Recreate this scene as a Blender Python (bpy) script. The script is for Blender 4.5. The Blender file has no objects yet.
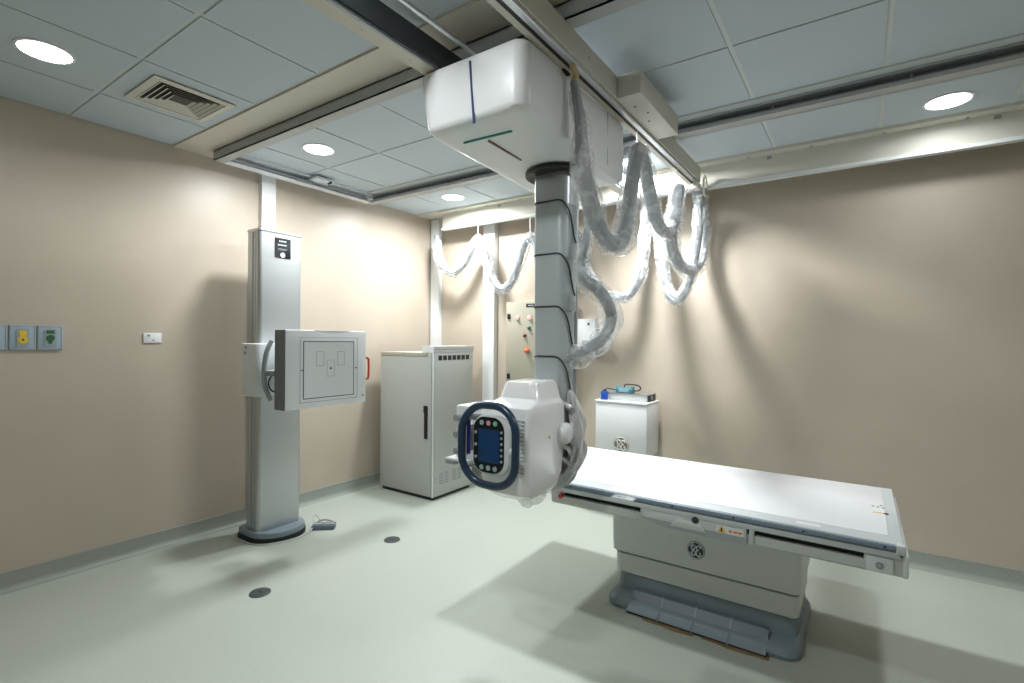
import bpy, bmesh, math, random
from mathutils import Vector, Matrix, noise

# ------------------------------------------------------------------ camera, light, exposure
SC = bpy.context.scene
COL = SC.collection
random.seed(4)
F_PX, YAW, PITCH, ROLL = 505.3, math.radians(34.63), math.radians(-0.154), math.radians(0.471)
CAM = Vector((4.039, -4.246, 1.47))
cf = Vector((-math.sin(YAW)*math.cos(PITCH), math.cos(YAW)*math.cos(PITCH), math.sin(PITCH)))
r0 = Vector((math.cos(YAW), math.sin(YAW), 0)); u0 = r0.cross(cf)
cr = math.cos(ROLL)*r0 + math.sin(ROLL)*u0
cu = cr.cross(cf)
cam_d = bpy.data.cameras.new('camera'); cam_o = bpy.data.objects.new('camera', cam_d); COL.objects.link(cam_o)
cam_d.sensor_width = 36.0; cam_d.lens = F_PX/1024*36; cam_d.clip_start = 0.05; cam_d.clip_end = 100
cam_o.matrix_world = Matrix(((cr.x, cu.x, -cf.x, CAM.x), (cr.y, cu.y, -cf.y, CAM.y), (cr.z, cu.z, -cf.z, CAM.z), (0, 0, 0, 1)))
SC.camera = cam_o
w = bpy.data.worlds.new('world'); SC.world = w; w.use_nodes = True
w.node_tree.nodes['Background'].inputs[0].default_value = (0.02, 0.022, 0.025, 1)
w.node_tree.nodes['Background'].inputs[1].default_value = 1.0
SC.view_settings.view_transform = 'Standard'; SC.view_settings.look = 'None'
SC.view_settings.exposure = 0.0; SC.view_settings.gamma = 1.0; SC.view_settings.use_curve_mapping = False
try:
    SC.cycles.use_denoising = True
    SC.cycles.max_bounces = 10; SC.cycles.transparent_max_bounces = 16
    SC.cycles.sample_clamp_indirect = 8
except Exception:
    pass
LIGHT = 23.5           # watts of a downlight
SPREAD = math.radians(172)

def on(px, py, ax, v):
    "point of the photo's ray through a pixel on the plane ax = v"
    d = cf + cr*((px-512)/F_PX) - cu*((py-341.5)/F_PX)
    i = 'xyz'.index(ax)
    return CAM + d*((v-CAM[i])/d[i])

# ------------------------------------------------------------------ materials
MATS = {}
def mat(name, col, rough=0.5, metal=0.0, bump=0.0, bscale=60.0, var=0.0, vscale=8.0, coat=0.0, spec=0.5, emit=None, estr=0.0, stretch=None):
    m = bpy.data.materials.new(name); m.use_nodes = True; MATS[name] = m
    nt = m.node_tree; b = nt.nodes['Principled BSDF']
    b.inputs['Base Color'].default_value = (*col, 1); b.inputs['Roughness'].default_value = rough
    b.inputs['Metallic'].default_value = metal; b.inputs['Coat Weight'].default_value = coat
    b.inputs['Specular IOR Level'].default_value = spec
    if emit:
        b.inputs['Emission Color'].default_value = (*emit, 1); b.inputs['Emission Strength'].default_value = estr
    if var or bump:
        tc = nt.nodes.new('ShaderNodeTexCoord'); mp = nt.nodes.new('ShaderNodeMapping')
        nt.links.new(tc.outputs['Object'], mp.inputs[0])
        if stretch: mp.inputs['Scale'].default_value = stretch
    if var:
        n = nt.nodes.new('ShaderNodeTexNoise'); n.inputs['Scale'].default_value = vscale; n.inputs['Detail'].default_value = 6
        nt.links.new(mp.outputs[0], n.inputs['Vector'])
        r = nt.nodes.new('ShaderNodeValToRGB')
        r.color_ramp.elements[0].position = 0.3; r.color_ramp.elements[1].position = 0.7
        r.color_ramp.elements[0].color = (*[c*(1-var) for c in col], 1)
        r.color_ramp.elements[1].color = (*[min(1, c*(1+var)) for c in col], 1)
        nt.links.new(n.outputs['Fac'], r.inputs[0]); nt.links.new(r.outputs[0], b.inputs['Base Color'])
    if bump:
        n2 = nt.nodes.new('ShaderNodeTexNoise'); n2.inputs['Scale'].default_value = bscale; n2.inputs['Detail'].default_value = 4
        nt.links.new(mp.outputs[0], n2.inputs['Vector'])
        bp = nt.nodes.new('ShaderNodeBump'); bp.inputs['Strength'].default_value = bump; bp.inputs['Distance'].default_value = 0.01
        nt.links.new(n2.outputs['Fac'], bp.inputs['Height']); nt.links.new(bp.outputs[0], b.inputs['Normal'])
    return m

mat('wall', (0.52, 0.45, 0.365), 0.38, bump=0.06, bscale=160, var=0.03, vscale=3)
mat('floor', (0.455, 0.49, 0.435), 0.42, bump=0.05, bscale=260, var=0.05, vscale=140)
mat('cove', (0.30, 0.325, 0.29), 0.45, var=0.04, vscale=90)
mat('tile', (0.52, 0.59, 0.635), 0.75, bump=0.05, bscale=300)
mat('tbar', (0.62, 0.655, 0.65), 0.5)
mat('cream', (0.62, 0.585, 0.50), 0.45)
mat('cream_white', (0.64, 0.62, 0.54), 0.45)
mat('rail_grey', (0.43, 0.46, 0.48), 0.45, metal=0.1)
mat('rail_light', (0.42, 0.43, 0.42), 0.45)
mat('plinth_light', (0.30, 0.37, 0.42), 0.4)
mat('alu_rail', (0.74, 0.77, 0.80), 0.42)
mat('alu', (0.62, 0.64, 0.66), 0.32, metal=0.85)
mat('alu_brush', (0.53, 0.555, 0.565), 0.36, metal=0.75, bump=0.03, bscale=40, stretch=(30, 30, 0.6))
mat('alu_dark', (0.40, 0.43, 0.46), 0.38, metal=0.6)
mat('col_grey', (0.47, 0.52, 0.53), 0.35, metal=0.2)
mat('white', (0.78, 0.795, 0.80), 0.35)
mat('panel_white', (0.86, 0.88, 0.92), 0.35)
mat('white_gloss', (0.92, 0.925, 0.93), 0.18, coat=0.3)
mat('offwhite', (0.74, 0.775, 0.775), 0.4)
mat('pale_grey', (0.60, 0.63, 0.61), 0.42)
mat('cab_grey', (0.46, 0.48, 0.46), 0.42, bump=0.03, bscale=220)
mat('pb_green', (0.02, 0.13, 0.07), 0.4)
mat('pb_red', (0.22, 0.03, 0.02), 0.4)
mat('cab_beige', (0.44, 0.415, 0.33), 0.45, bump=0.03, bscale=220)
mat('side_grey', (0.17, 0.185, 0.19), 0.5)
mat('grey', (0.30, 0.33, 0.34), 0.5)
mat('plinth', (0.225, 0.285, 0.325), 0.4)
mat('plinth_dark', (0.14, 0.175, 0.21), 0.42)
mat('dark', (0.03, 0.035, 0.04), 0.5)
mat('black', (0.008, 0.009, 0.01), 0.45)
mat('black_gloss', (0.008, 0.01, 0.014), 0.12)
mat('navy', (0.018, 0.045, 0.085), 0.3)
mat('navy_line', (0.008, 0.025, 0.13), 0.4)
mat('green_line', (0.01, 0.30, 0.22), 0.4)
mat('brown_line', (0.25, 0.12, 0.11), 0.4)
mat('screen', (0.006, 0.035, 0.10), 0.15, emit=(0.006, 0.05, 0.14), estr=0.12)
mat('btn_grey', (0.35, 0.45, 0.5), 0.4)
mat('btn_pink', (0.75, 0.35, 0.42), 0.4)
mat('btn_green', (0.15, 0.55, 0.32), 0.4)
mat('btn_red', (0.55, 0.04, 0.03), 0.4)
mat('lamp_red', (0.9, 0.45, 0.4), 0.3, emit=(1, 0.25, 0.22), estr=1.6)
mat('orange', (0.75, 0.16, 0.03), 0.4)
mat('yellow', (0.75, 0.52, 0.04), 0.5)
mat('teal', (0.05, 0.22, 0.27), 0.4)
mat('blue', (0.02, 0.09, 0.48), 0.4)
mat('purple', (0.05, 0.03, 0.32), 0.4)
mat('hose_grey', (0.27, 0.295, 0.31), 0.45, bump=0.15, bscale=30)
mat('hose_tan', (0.50, 0.39, 0.22), 0.5)
mat('bag_grey', (0.50, 0.505, 0.50), 0.42, bump=0.3, bscale=25)
mat('plate_blue', (0.36, 0.45, 0.52), 0.35)
mat('socket_grey', (0.34, 0.38, 0.40), 0.45)
mat('socket_green', (0.03, 0.12, 0.05), 0.45)
mat('table_white', (0.88, 0.90, 0.93), 0.25, coat=0.2)
mat('table_edge', (0.60, 0.645, 0.65), 0.38)
mat('bumper', (0.20, 0.26, 0.32), 0.4)
mat('card', (0.28, 0.19, 0.10), 0.8, var=0.2, vscale=30)
mat('steel', (0.50, 0.51, 0.50), 0.35, metal=0.9)
mat('line_grey', (0.42, 0.46, 0.47), 0.5)
mat('logo_silver', (0.66, 0.66, 0.60), 0.35)
mat('logo_ground', (0.22, 0.22, 0.18), 0.45)
mat('drain', (0.10, 0.115, 0.115), 0.4, metal=0.5)
mat('light', (1, 1, 1), 0.5, emit=(0.93, 0.98, 1.0), estr=9.0)

def plastic(name, alpha, col):
    m = bpy.data.materials.new(name); m.use_nodes = True; MATS[name] = m
    nt = m.node_tree; b = nt.nodes['Principled BSDF']; out = nt.nodes['Material Output']
    b.inputs['Base Color'].default_value = (*col, 1); b.inputs['Roughness'].default_value = 0.16
    tc = nt.nodes.new('ShaderNodeTexCoord'); n = nt.nodes.new('ShaderNodeTexNoise')
    n.inputs['Scale'].default_value = 14; n.inputs['Detail'].default_value = 3; n.inputs['Distortion'].default_value = 0.2
    nt.links.new(tc.outputs['Object'], n.inputs['Vector'])
    bp = nt.nodes.new('ShaderNodeBump'); bp.inputs['Strength'].default_value = 0.8; bp.inputs['Distance'].default_value = 0.04
    nt.links.new(n.outputs['Fac'], bp.inputs['Height']); nt.links.new(bp.outputs[0], b.inputs['Normal'])
    tr = nt.nodes.new('ShaderNodeBsdfTranslucent'); tr.inputs[0].default_value = (0.9, 0.9, 0.9, 1)
    mx0 = nt.nodes.new('ShaderNodeMixShader'); mx0.inputs[0].default_value = 0.18
    nt.links.new(b.outputs[0], mx0.inputs[1]); nt.links.new(tr.outputs[0], mx0.inputs[2])
    t = nt.nodes.new('ShaderNodeBsdfTransparent'); mx = nt.nodes.new('ShaderNodeMixShader')
    rp = nt.nodes.new('ShaderNodeMapRange'); rp.inputs[1].default_value = 0.35; rp.inputs[2].default_value = 0.65
    rp.inputs[3].default_value = alpha-0.14; rp.inputs[4].default_value = alpha+0.22
    nt.links.new(n.outputs['Fac'], rp.inputs[0]); nt.links.new(rp.outputs[0], mx.inputs[0])
    nt.links.new(t.outputs[0], mx.inputs[1]); nt.links.new(mx0.outputs[0], mx.inputs[2])
    nt.links.new(mx.outputs[0], out.inputs[0])
plastic('film', 0.26, (0.88, 0.90, 0.91))
plastic('film_thin', 0.30, (0.86, 0.88, 0.88))

# ------------------------------------------------------------------ mesh helpers
def B(): return bmesh.new()
def box(bm, x0, x1, y0, y1, z0, z1, bev=0.0, seg=2):
    t = bmesh.new(); bmesh.ops.create_cube(t, size=1)
    for v in t.verts:
        v.co = Vector((x0+(v.co.x+.5)*(x1-x0), y0+(v.co.y+.5)*(y1-y0), z0+(v.co.z+.5)*(z1-z0)))
    if bev: bmesh.ops.bevel(t, geom=t.edges[:]+t.verts[:], offset=bev, segments=seg, affect='EDGES', profile=0.5)
    merge(bm, t); return bm
def merge(bm, t):
    me = bpy.data.meshes.new('tmp'); t.to_mesh(me); t.free(); bm.from_mesh(me); bpy.data.meshes.remove(me)
def rr(x0, x1, y0, y1, r, n=6, radii=None):
    "rounded rectangle outline, counter-clockwise"
    rs = radii or (r, r, r, r); pts = []
    for (cx, cy, a0, q) in ((x1, y0, -90, rs[0]), (x1, y1, 0, rs[1]), (x0, y1, 90, rs[2]), (x0, y0, 180, rs[3])):
        ccx = cx-q if cx == x1 else cx+q; ccy = cy+q if cy == y0 else cy-q
        for i in range(n+1):
            a = math.radians(a0+90*i/n); pts.append((ccx+q*math.cos(a), ccy+q*math.sin(a)))
    return pts
def loft(bm, loops, cap=True):
    rows = [[bm.verts.new(p) for p in lp] for lp in loops]
    n = len(rows[0])
    for a, b in zip(rows, rows[1:]):
        for i in range(n):
            bm.faces.new((a[i], a[(i+1) % n], b[(i+1) % n], b[i]))
    if cap:
        bm.faces.new(rows[0][::-1]); bm.faces.new(rows[-1])
    return bm
def axmap(axis, p, h):
    "2D outline point + height along axis"
    if axis == 'z': return Vector((p[0], p[1], h))
    if axis == 'y': return Vector((p[0], h, p[1]))
    return Vector((h, p[0], p[1]))
def prism(bm, pts, axis, h0, h1, bev=0.0):
    if bev:
        c = (sum(p[0] for p in pts)/len(pts), sum(p[1] for p in pts)/len(pts))
        ex = max(abs(p[0]-c[0]) for p in pts); ey = max(abs(p[1]-c[1]) for p in pts)
        sh = lambda k: [(c[0]+(p[0]-c[0])*(1-k/ex), c[1]+(p[1]-c[1])*(1-k/ey)) for p in pts]
        s = 1 if h1 > h0 else -1
        st = [(bev, h0), (bev*.3, h0+s*bev*.3), (0, h0+s*bev), (0, h1-s*bev), (bev*.3, h1-s*bev*.3), (bev, h1)]
        return loft(bm, [[axmap(axis, p, h) for p in sh(k)] for k, h in st])
    return loft(bm, [[axmap(axis, p, h) for p in pts] for h in (h0, h1)])
def cyl(bm, p0, p1, r0_, r1_=None, n=20, cap=True):
    p0, p1 = Vector(p0), Vector(p1); d = (p1-p0).normalized()
    a = d.orthogonal().normalized(); b = d.cross(a); r1_ = r0_ if r1_ is None else r1_
    return loft(bm, [[p+(a*math.cos(t)+b*math.sin(t))*r for t in [2*math.pi*i/n for i in range(n)]] for p, r in ((p0, r0_), (p1, r1_))], cap)
def spline(pts, per=8, closed=False):
    pts = [Vector(p) for p in pts]; out = []; n = len(pts)
    rng = range(n) if closed else range(n-1)
    for i in rng:
        g = (lambda k: pts[k % n]) if closed else (lambda k: pts[min(max(k, 0), n-1)])
        p0, p1, p2, p3 = g(i-1), g(i), g(i+1), g(i+2)
        for k in range(per):
            t = k/per
            out.append(0.5*((2*p1)+(p2-p0)*t+(2*p0-5*p1+4*p2-p3)*t*t+(3*p1-p0-3*p2+p3)*t**3))
    if not closed: out.append(pts[-1])
    return out
def tube(bm, path, r, n=10, closed=False, crumple=0.0, seed=0, flat=None):
    "tube along a polyline; r a number or f(t); crumple pushes the skin in and out"
    path = [Vector(p) for p in path]; L = len(path); loops = []
    up = None; arc_ = 0.0
    for i, p in enumerate(path):
        if i: arc_ += (p-path[i-1]).length
        if closed: d = path[(i+1) % L]-path[i-1]
        else: d = path[min(i+1, L-1)]-path[max(i-1, 0)]
        if d.length < 1e-9: d = Vector((0, 0, 1))
        d.normalize()
        if up is None: up = d.orthogonal().normalized()
        up = (up-d*up.dot(d)); up = up.normalized() if up.length > 1e-6 else d.orthogonal().normalized()
        b = d.cross(up); rad = r(i/(L-1)) if callable(r) else r
        lp = []
        for k in range(n):
            a = 2*math.pi*k/n; o = up*math.cos(a)+b*math.sin(a); q = rad
            if crumple:
                s = Vector((math.cos(a)*1.6, math.sin(a)*1.6, 0))
                q = rad*(1+crumple*(noise.noise(Vector((s.x*1.1+seed, s.y*1.1, arc_*4.5)))+0.6*noise.noise(Vector((s.x*2.0, s.y*2.0+seed, arc_*12)))))
            lp.append(p+o*q)
        loops.append(lp)
    if closed:
        rows = [[bm.verts.new(p) for p in lp] for lp in loops]
        for i in range(L):
            a, b2 = rows[i], rows[(i+1) % L]
            for k in range(n): bm.faces.new((a[k], a[(k+1) % n], b2[(k+1) % n], b2[k]))
        return bm
    return loft(bm, loops)
def dome(bm, c, d, r, h, n=16, m=5):
    c, d = Vector(c), Vector(d).normalized(); a = d.orthogonal().normalized(); b = d.cross(a)
    return loft(bm, [[c+d*(h*math.sin(t))+(a*math.cos(s)+b*math.sin(s))*max(r*math.cos(t), 1e-4) for s in [2*math.pi*i/n for i in range(n)]] for t in [math.pi/2*k/m for k in range(m+1)]])

# ------------------------------------------------------------------ object helpers
ORG = {}
def thing(name, label, cat, loc=(0, 0, 0), group=None):
    o = bpy.data.objects.new(name, None); COL.objects.link(o); o.location = loc; o.empty_display_size = 0.1
    o['label'] = label; o['category'] = cat
    if group: o['group'] = group
    ORG[o] = Vector(loc); return o
def mk(name, bm, m, parent=None, smooth=True, label=None):
    "link a mesh; world coordinates in, origin of the parent thing (or of its own base) out"
    bmesh.ops.recalc_face_normals(bm, faces=bm.faces[:])
    if parent is not None: org = ORG[parent]
    else:
        xs = [v.co for v in bm.verts]
        lo = Vector([min(v[i] for v in xs) for i in range(3)]); hi = Vector([max(v[i] for v in xs) for i in range(3)])
        org = Vector(((lo.x+hi.x)/2, (lo.y+hi.y)/2, lo.z))
    for v in bm.verts: v.co -= org
    me = bpy.data.meshes.new(name); bm.to_mesh(me); bm.free()
    me.materials.append(MATS[m] if isinstance(m, str) else m)
    if smooth:
        for p in me.polygons: p.use_smooth = True
        me.set_sharp_from_angle(angle=math.radians(32))
    o = bpy.data.objects.new(name, me); COL.objects.link(o)
    if parent is not None: o.parent = parent
    else: o.location = org
    ORG[o] = org
    if label: o['label'] = label
    return o
def tag(o, label, cat, group=None):
    o['label'] = label; o['category'] = cat
    if group: o['group'] = group
    return o
def struct(o, label, cat):
    o['kind'] = 'structure'; o['label'] = label; o['category'] = cat; return o

# ================================================================== THE ROOM
H = 2.832; RX = 6.5; RY = -6.1; T = 0.12
struct(mk('floor', box(B(), -T, RX+T, RY-T, T, -0.12, 0), 'floor', smooth=False), 'pale grey green speckled vinyl floor of the room', 'floor')
struct(mk('wall_left', box(B(), -T, 0, RY-T, T, 0, H+.14), 'wall', smooth=False), 'beige painted wall behind the wall stand', 'wall')
struct(mk('wall_back', box(B(), 0, RX, 0, T, 0, H+.14), 'wall', smooth=False), 'beige painted wall behind the examination table', 'wall')
struct(mk('wall_right', box(B(), RX, RX+T, RY-T, T, 0, H+.14), 'wall', smooth=False), 'beige painted wall right of the examination table', 'wall')
struct(mk('wall_front', box(B(), 0, RX, RY-T, RY, 0, H+.14), 'wall', smooth=False), 'beige painted wall behind the viewer', 'wall')
def cove_profile(along, a0, a1, wallpos, sgn):
    # thin skirting with a coved foot: profile (distance from wall, height)
    pr = [(0, 0), (0.045, 0), (0.030, 0.004), (0.016, 0.016), (0.008, 0.036), (0.006, 0.108), (0.0, 0.110)]
    bm = B(); loops = []
    for a in (a0, a1):
        loops.append([(wallpos+sgn*d, a, z) if along == 'y' else (a, wallpos+sgn*d, z) for d, z in pr])
    return loft(bm, loops)
struct(mk('baseboard_left', cove_profile('y', RY, 0, 0.0, 1), 'cove'), 'coved vinyl skirting along the wall behind the wall stand', 'baseboard')
struct(mk('baseboard_back', cove_profile('x', 0.046, RX, 0.0, -1), 'cove'), 'coved vinyl skirting along the wall behind the table', 'baseboard')
struct(mk('baseboard_right', cove_profile('y', RY, -0.046, RX, -1), 'cove'), 'coved vinyl skirting on the wall right of the table', 'baseboard')
struct(mk('baseboard_front', cove_profile('x', 0.046, RX-.046, RY, 1), 'cove'), 'coved vinyl skirting on the wall behind the viewer', 'baseboard')

# ceiling: backing slab, recessed T bars, tegular tiles as single pieces
ceil = struct(mk('ceiling', box(B(), 0, RX, RY, 0, H+.02, H+.14), 'tbar', smooth=False), 'suspended ceiling of pale blue grey tiles with recessed bars', 'ceiling')
LIGHTS = [(0.82, -3.53), (0.82, -2.05), (0.82, -0.60), (2.62, -0.57), (2.62, -2.05), (2.62, -3.53), (4.43, -0.53), (4.43, -2.05), (4.43, -3.53)]
gx = [0.0] + [0.53+0.6*k for k in range(11)]
gx = [x for x in gx if x < RX-.1] + [RX]
sections = [(-2.69, [-2.67, -3.245, -3.85, -4.45, -5.05, -5.65, RY]), (0, [-1.155, -1.765, -2.39]), (0, [-0.29, -1.01])]
VENT = (0.52, 1.13, -3.245, -2.69)
gap = 0.0112
def in_tile(p, x0, x1, y0, y1, m=0.0): return x0-m < p[0] < x1+m and y0-m < p[1] < y1+m
for _, ys in sections:
    for ya, yb in zip(ys, ys[1:]):
        y1, y0 = ya-gap, yb+gap
        for xa, xb in zip(gx, gx[1:]):
            x0, x1 = xa+gap, xb-gap
            bm = B()
            L = [l for l in LIGHTS if in_tile(l, x0, x1, y0, y1)]
            cut = [l for l in LIGHTS if in_tile(l, x0-.12, x1+.12, y0-.12, y1+.12)]
            box(bm, x0, x1, y0, y1, H, H+.018)
            mk('ceiling_tile', bm, 'tile', ceil, smooth=False)
# T bars seen in the joints
for x in gx[1:-1]:
    mk('ceiling_bar', box(B(), x-.012, x+.012, RY, 0, H+.006, H+.0195), 'tbar', ceil, smooth=False)
for _, ys in sections:
    for y in ys:
        if y > RY: mk('ceiling_bar', box(B(), 0, RX, y-.012, y+.012, H+.0065, H+.0193), 'tbar', ceil, smooth=False)
struct(mk('trim_1', box(B(), 0.0, RX, -2.662, -2.40, H-.006, H+.02), 'cream', smooth=False), 'cream ceiling strip in front of the near grey rail', 'trim')
struct(mk('trim_2', box(B(), 0.0, RX, -1.147, -1.018, H-.004, H+.02), 'tbar', smooth=False), 'narrow pale ceiling strip along the far grey rail', 'trim')
struct(mk('trim_3', box(B(), 0.0, RX, -0.283, 0, H-.004, H+.02), 'cream_white', smooth=False), 'cream ceiling strip along the wall behind the table', 'trim')

# downlights
DL = ['round recessed downlight beside the square air vent', 'round recessed downlight above the wall stand', 'round recessed downlight in the far corner above the cabinet',
      'round recessed downlight behind the plastic wrapped cable hose', 'round recessed downlight above the white tube carriage', 'round recessed downlight ahead of the tube carriage',
      'round recessed downlight above the wall at the table head', 'round recessed downlight above the open end of the table', 'round recessed downlight over the viewer']
PW = [0.03, 1.20, 1.80, 2.35, 1.4, 1.05, 0.17, 0.60, 0.06]
for (x, y), lab, pw in zip(LIGHTS, DL, PW):
    t = thing('downlight', lab, 'downlight', (x, y, H-.004), 'recessed downlights')
    bm = B(); n = 40
    prof = [(0.100, H-.0005), (0.112, H-.0005), (0.113, H-.004), (0.100, H-.006)]
    for i in range(n):
        pass
    loops = [[(x+r*math.cos(2*math.pi*i/n), y+r*math.sin(2*math.pi*i/n), z) for i in range(n)] for r, z in prof]
    rows = [[bm.verts.new(p) for p in lp] for lp in loops]
    for a, b in zip(rows, rows[1:]+rows[:1]):
        for i in range(n): bm.faces.new((a[i], a[(i+1) % n], b[(i+1) % n], b[i]))
    mk('rim', bm, 'white', t)
    mk('diffuser', dome(B(), (x, y, H-.002), (0, 0, -1), 0.0995, 0.014, 40, 5), 'light', t)
    ld = bpy.data.lights.new('lamp', 'AREA'); ld.shape = 'DISK'; ld.size = 0.19; ld.spread = SPREAD
    ld.energy = LIGHT*pw; ld.color = (0.95, 0.985, 1.0)
    lo_ = bpy.data.objects.new('lamp', ld); COL.objects.link(lo_); lo_.parent = t; lo_.location = (0, 0, -0.0145)

# ceiling vent (four-way diffuser)
vx, vy = 0.82, -2.945
t = thing('ceiling_vent', 'square cream air vent with slanted louvres set in a ceiling tile', 'air vent', (vx, vy, H-.01))
def sq_ring(bm, ro, ri, zo, zi, th=0.004):
    lo = [[(vx+sx*r, vy+sy*r, z) for sx, sy in ((-1, -1), (1, -1), (1, 1), (-1, 1))] for r, z in ((ro, zo), (ri, zi), (ri, zi+th), (ro, zo+th))]
    rows = [[bm.verts.new(p) for p in l] for l in lo]
    for a, b in zip(rows, rows[1:]+rows[:1]):
        for i in range(4): bm.faces.new((a[i], a[(i+1) % 4], b[(i+1) % 4], b[i]))
    return bm
mk('frame', sq_ring(B(), 0.205, 0.170, H-.010, H-.014), 'cream_white', t, smooth=False)
mk('duct_opening', box(B(), vx-.168, vx+.168, vy-.168, vy+.168, H-.004, H-.0015), 'black', t, smooth=False)
for k in range(5):
    ro = 0.165-0.026*k; ri = ro-0.013; h = 0.010
    for q in range(4):
        bm = B(); c, s = [(1, 0), (0, 1), (-1, 0), (0, -1)][q]
        def P(r, w_, z): return (vx+c*r-s*w_, vy+s*r+c*w_, z)
        a = [P(ro, -ro, H-.013), P(ro, ro, H-.013), P(ri, ri, H-.0045), P(ri, -ri, H-.0045)]
        b2 = [(p[0], p[1], p[2]+.0015) for p in a]
        loft(bm, [a, b2]); mk('louvre', bm, 'cream_white', t, smooth=False)

# ================================================================== CEILING RAILS
def c_rail(name, x0, x1, yweb, yopen, label):
    t = thing(name, label, 'rail', ((x0+x1)/2, yweb, 2.755), 'grey ceiling rails')
    s = 1 if yopen > yweb else -1
    def yb(a, b): return (min(a, b), max(a, b))
    mk('web', box(B(), x0, x1, *yb(yweb, yweb+s*.006), 2.755, H-.006), 'rail_grey', t, smooth=False)
    mk('bottom_flange', box(B(), x0, x1, *yb(yweb, yopen), 2.755, 2.762), 'rail_light', t, smooth=False)
    mk('lip', box(B(), x0, x1, *yb(yopen-s*.006, yopen), 2.762, 2.776), 'rail_grey', t, smooth=False)
    mk('top_flange', box(B(), x0, x1, *yb(yweb, yopen+s*.004), H-.014, H-.006), 'rail_grey', t, smooth=False)
    for k in range(9):
        x = x0+0.35+k*0.62
        if x < x1: mk('bolt', cyl(B(), (x, yweb+s*.030, 2.785), (x, yweb+s*.030, H-.014), 0.009, n=8), 'steel', t)
    return t
c_rail('ceiling_rail', 0.165, 5.6, -2.465, -2.392, 'near grey ceiling rail running from the left wall over the carriage')
c_rail('ceiling_rail', 0.165, 5.6, -1.005, -1.085, 'far grey ceiling rail crossing above the table')
t = thing('rail_end_channel', 'bright aluminium channel joining both ceiling rails by the left wall', 'rail', (0.2, -1.7, 2.755))
mk('web', box(B(), 0.16, 0.167, -2.39, -1.087, 2.755, H-.001), 'alu_rail', t, smooth=False)
mk('bottom_flange', box(B(), 0.167, 0.235, -2.39, -1.087, 2.755, 2.762), 'alu_rail', t, smooth=False)
mk('ridge', box(B(), 0.167, 0.20, -2.39, -1.087, 2.786, 2.794), 'alu_rail', t, smooth=False)
mk('top_flange', box(B(), 0.167, 0.255, -2.39, -1.087, H-.016, H-.001), 'alu_rail', t, smooth=False)
mk('end_stop', box(B(), 0.17, 0.335, -1.74, -1.56, 2.790, 2.816, .005), 'alu_rail', t)
mk('end_stop_plate', box(B(), 0.2355, 0.24, -1.86, -1.70, 2.758, 2.786), 'grey', t, smooth=False)
mk('end_stop_buffer', cyl(B(), (0.30, -1.60, 2.79), (0.335, -1.60, 2.79), 0.012, n=12), 'dark', t)

# beam along the back wall that carries the hose
t = thing('cable_beam', 'long cream steel beam along the back wall carrying hanging hoses', 'beam', (3.0, -0.2, 2.64))
mk('face', box(B(), 0.33, 5.9, -0.205, -0.195, 2.66, H-.004), 'cream_white', t, smooth=False)
mk('top_plate', box(B(), 0.33, 5.9, -0.283, -0.205, H-.014, H-.0045), 'cream_white', t, smooth=False)
mk('runner', prism(B(), [(-0.225, 2.640), (-0.175, 2.640), (-0.175, 2.662), (-0.205, 2.668), (-0.225, 2.660)], 'x', 0.33, 5.9), 'offwhite', t, smooth=False)
for k in range(14):
    x = 0.55+k*0.40
    mk('bolt', cyl(B(), (x, -0.235, H-.024), (x, -0.235, H-.014), 0.008, n=8), 'steel', t)
    if k % 3 == 1: mk('bracket', box(B(), x+.12, x+.15, -0.212, -0.205, H-.045, H-.025), 'grey', t, smooth=False)

# ================================================================== BRIDGE
BZ0, BZ1 = 2.645, 2.752
t = thing('bridge_beam', 'cream travelling bridge of two beams hung below the ceiling rails', 'bridge', (2.75, -1.9, BZ0))
BY0, BY1 = -3.55, -0.40
mk('side_beam', box(B(), 3.030, 3.055, BY0, BY1, BZ0+.004, BZ1), 'cream', t, smooth=False)
mk('side_beam', box(B(), 2.440, 2.462, BY0, BY1, BZ0+.004, BZ1), 'cream', t, smooth=False)
mk('runner_track', box(B(), 3.018, 3.046, BY0, BY1, BZ0-.014, BZ0+.004, .004), 'alu', t)
mk('runner_groove', box(B(), 2.996, 3.018, BY0, BY1, BZ0-.004, BZ0+.012), 'black', t, smooth=False)
mk('inner_flange', box(B(), 2.968, 2.996, BY0, BY1, BZ0-.008, BZ0+.012), 'cream', t, smooth=False)
mk('bottom_plate', box(B(), 2.440, 2.512, BY0, BY1, BZ0-.006, BZ0+.004), 'cream', t, smooth=False)
mk('runner_track', box(B(), 2.512, 2.524, BY0, BY1, BZ0-.010, BZ0+.004), 'alu_dark', t, smooth=False)
mk('inner_web', box(B(), 2.516, 2.534, BY0, BY1, BZ0+.006, BZ1-.004), 'dark', t, smooth=False)
mk('inner_web', box(B(), 2.972, 2.990, BY0, BY1, BZ0+.014, BZ1-.004), 'dark', t, smooth=False)
mk('motor_box', box(B(), 3.0555, 3.175, -1.945, -1.35, BZ0-.002, BZ1, .004), 'cream_white', t)
for (x, y) in ((3.10, -1.82), (3.13, -1.72), (3.10, -1.62)):
    mk('screw', cyl(B(), (x, y, BZ0-.004), (x, y, BZ0), 0.006, n=8), 'dark', t)
for y in (-3.0, -2.75, -2.25, -0.75):
    mk('screw', cyl(B(), (3.055, y, 2.70), (3.058, y, 2.70), 0.006, n=8), 'steel', t)
    mk('screw', cyl(B(), (2.475, y, BZ0-.0075), (2.475, y, BZ0-.004), 0.005, n=8), 'steel', t)
mk('drive_rod', cyl(B(), (2.66, BY0, 2.70), (2.66, -2.0, 2.70), 0.011, n=12), 'alu', t)
mk('end_plate', box(B(), 2.44, 3.055, BY1, BY1+.008, BZ0, BZ1), 'cream', t, smooth=False)
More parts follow.
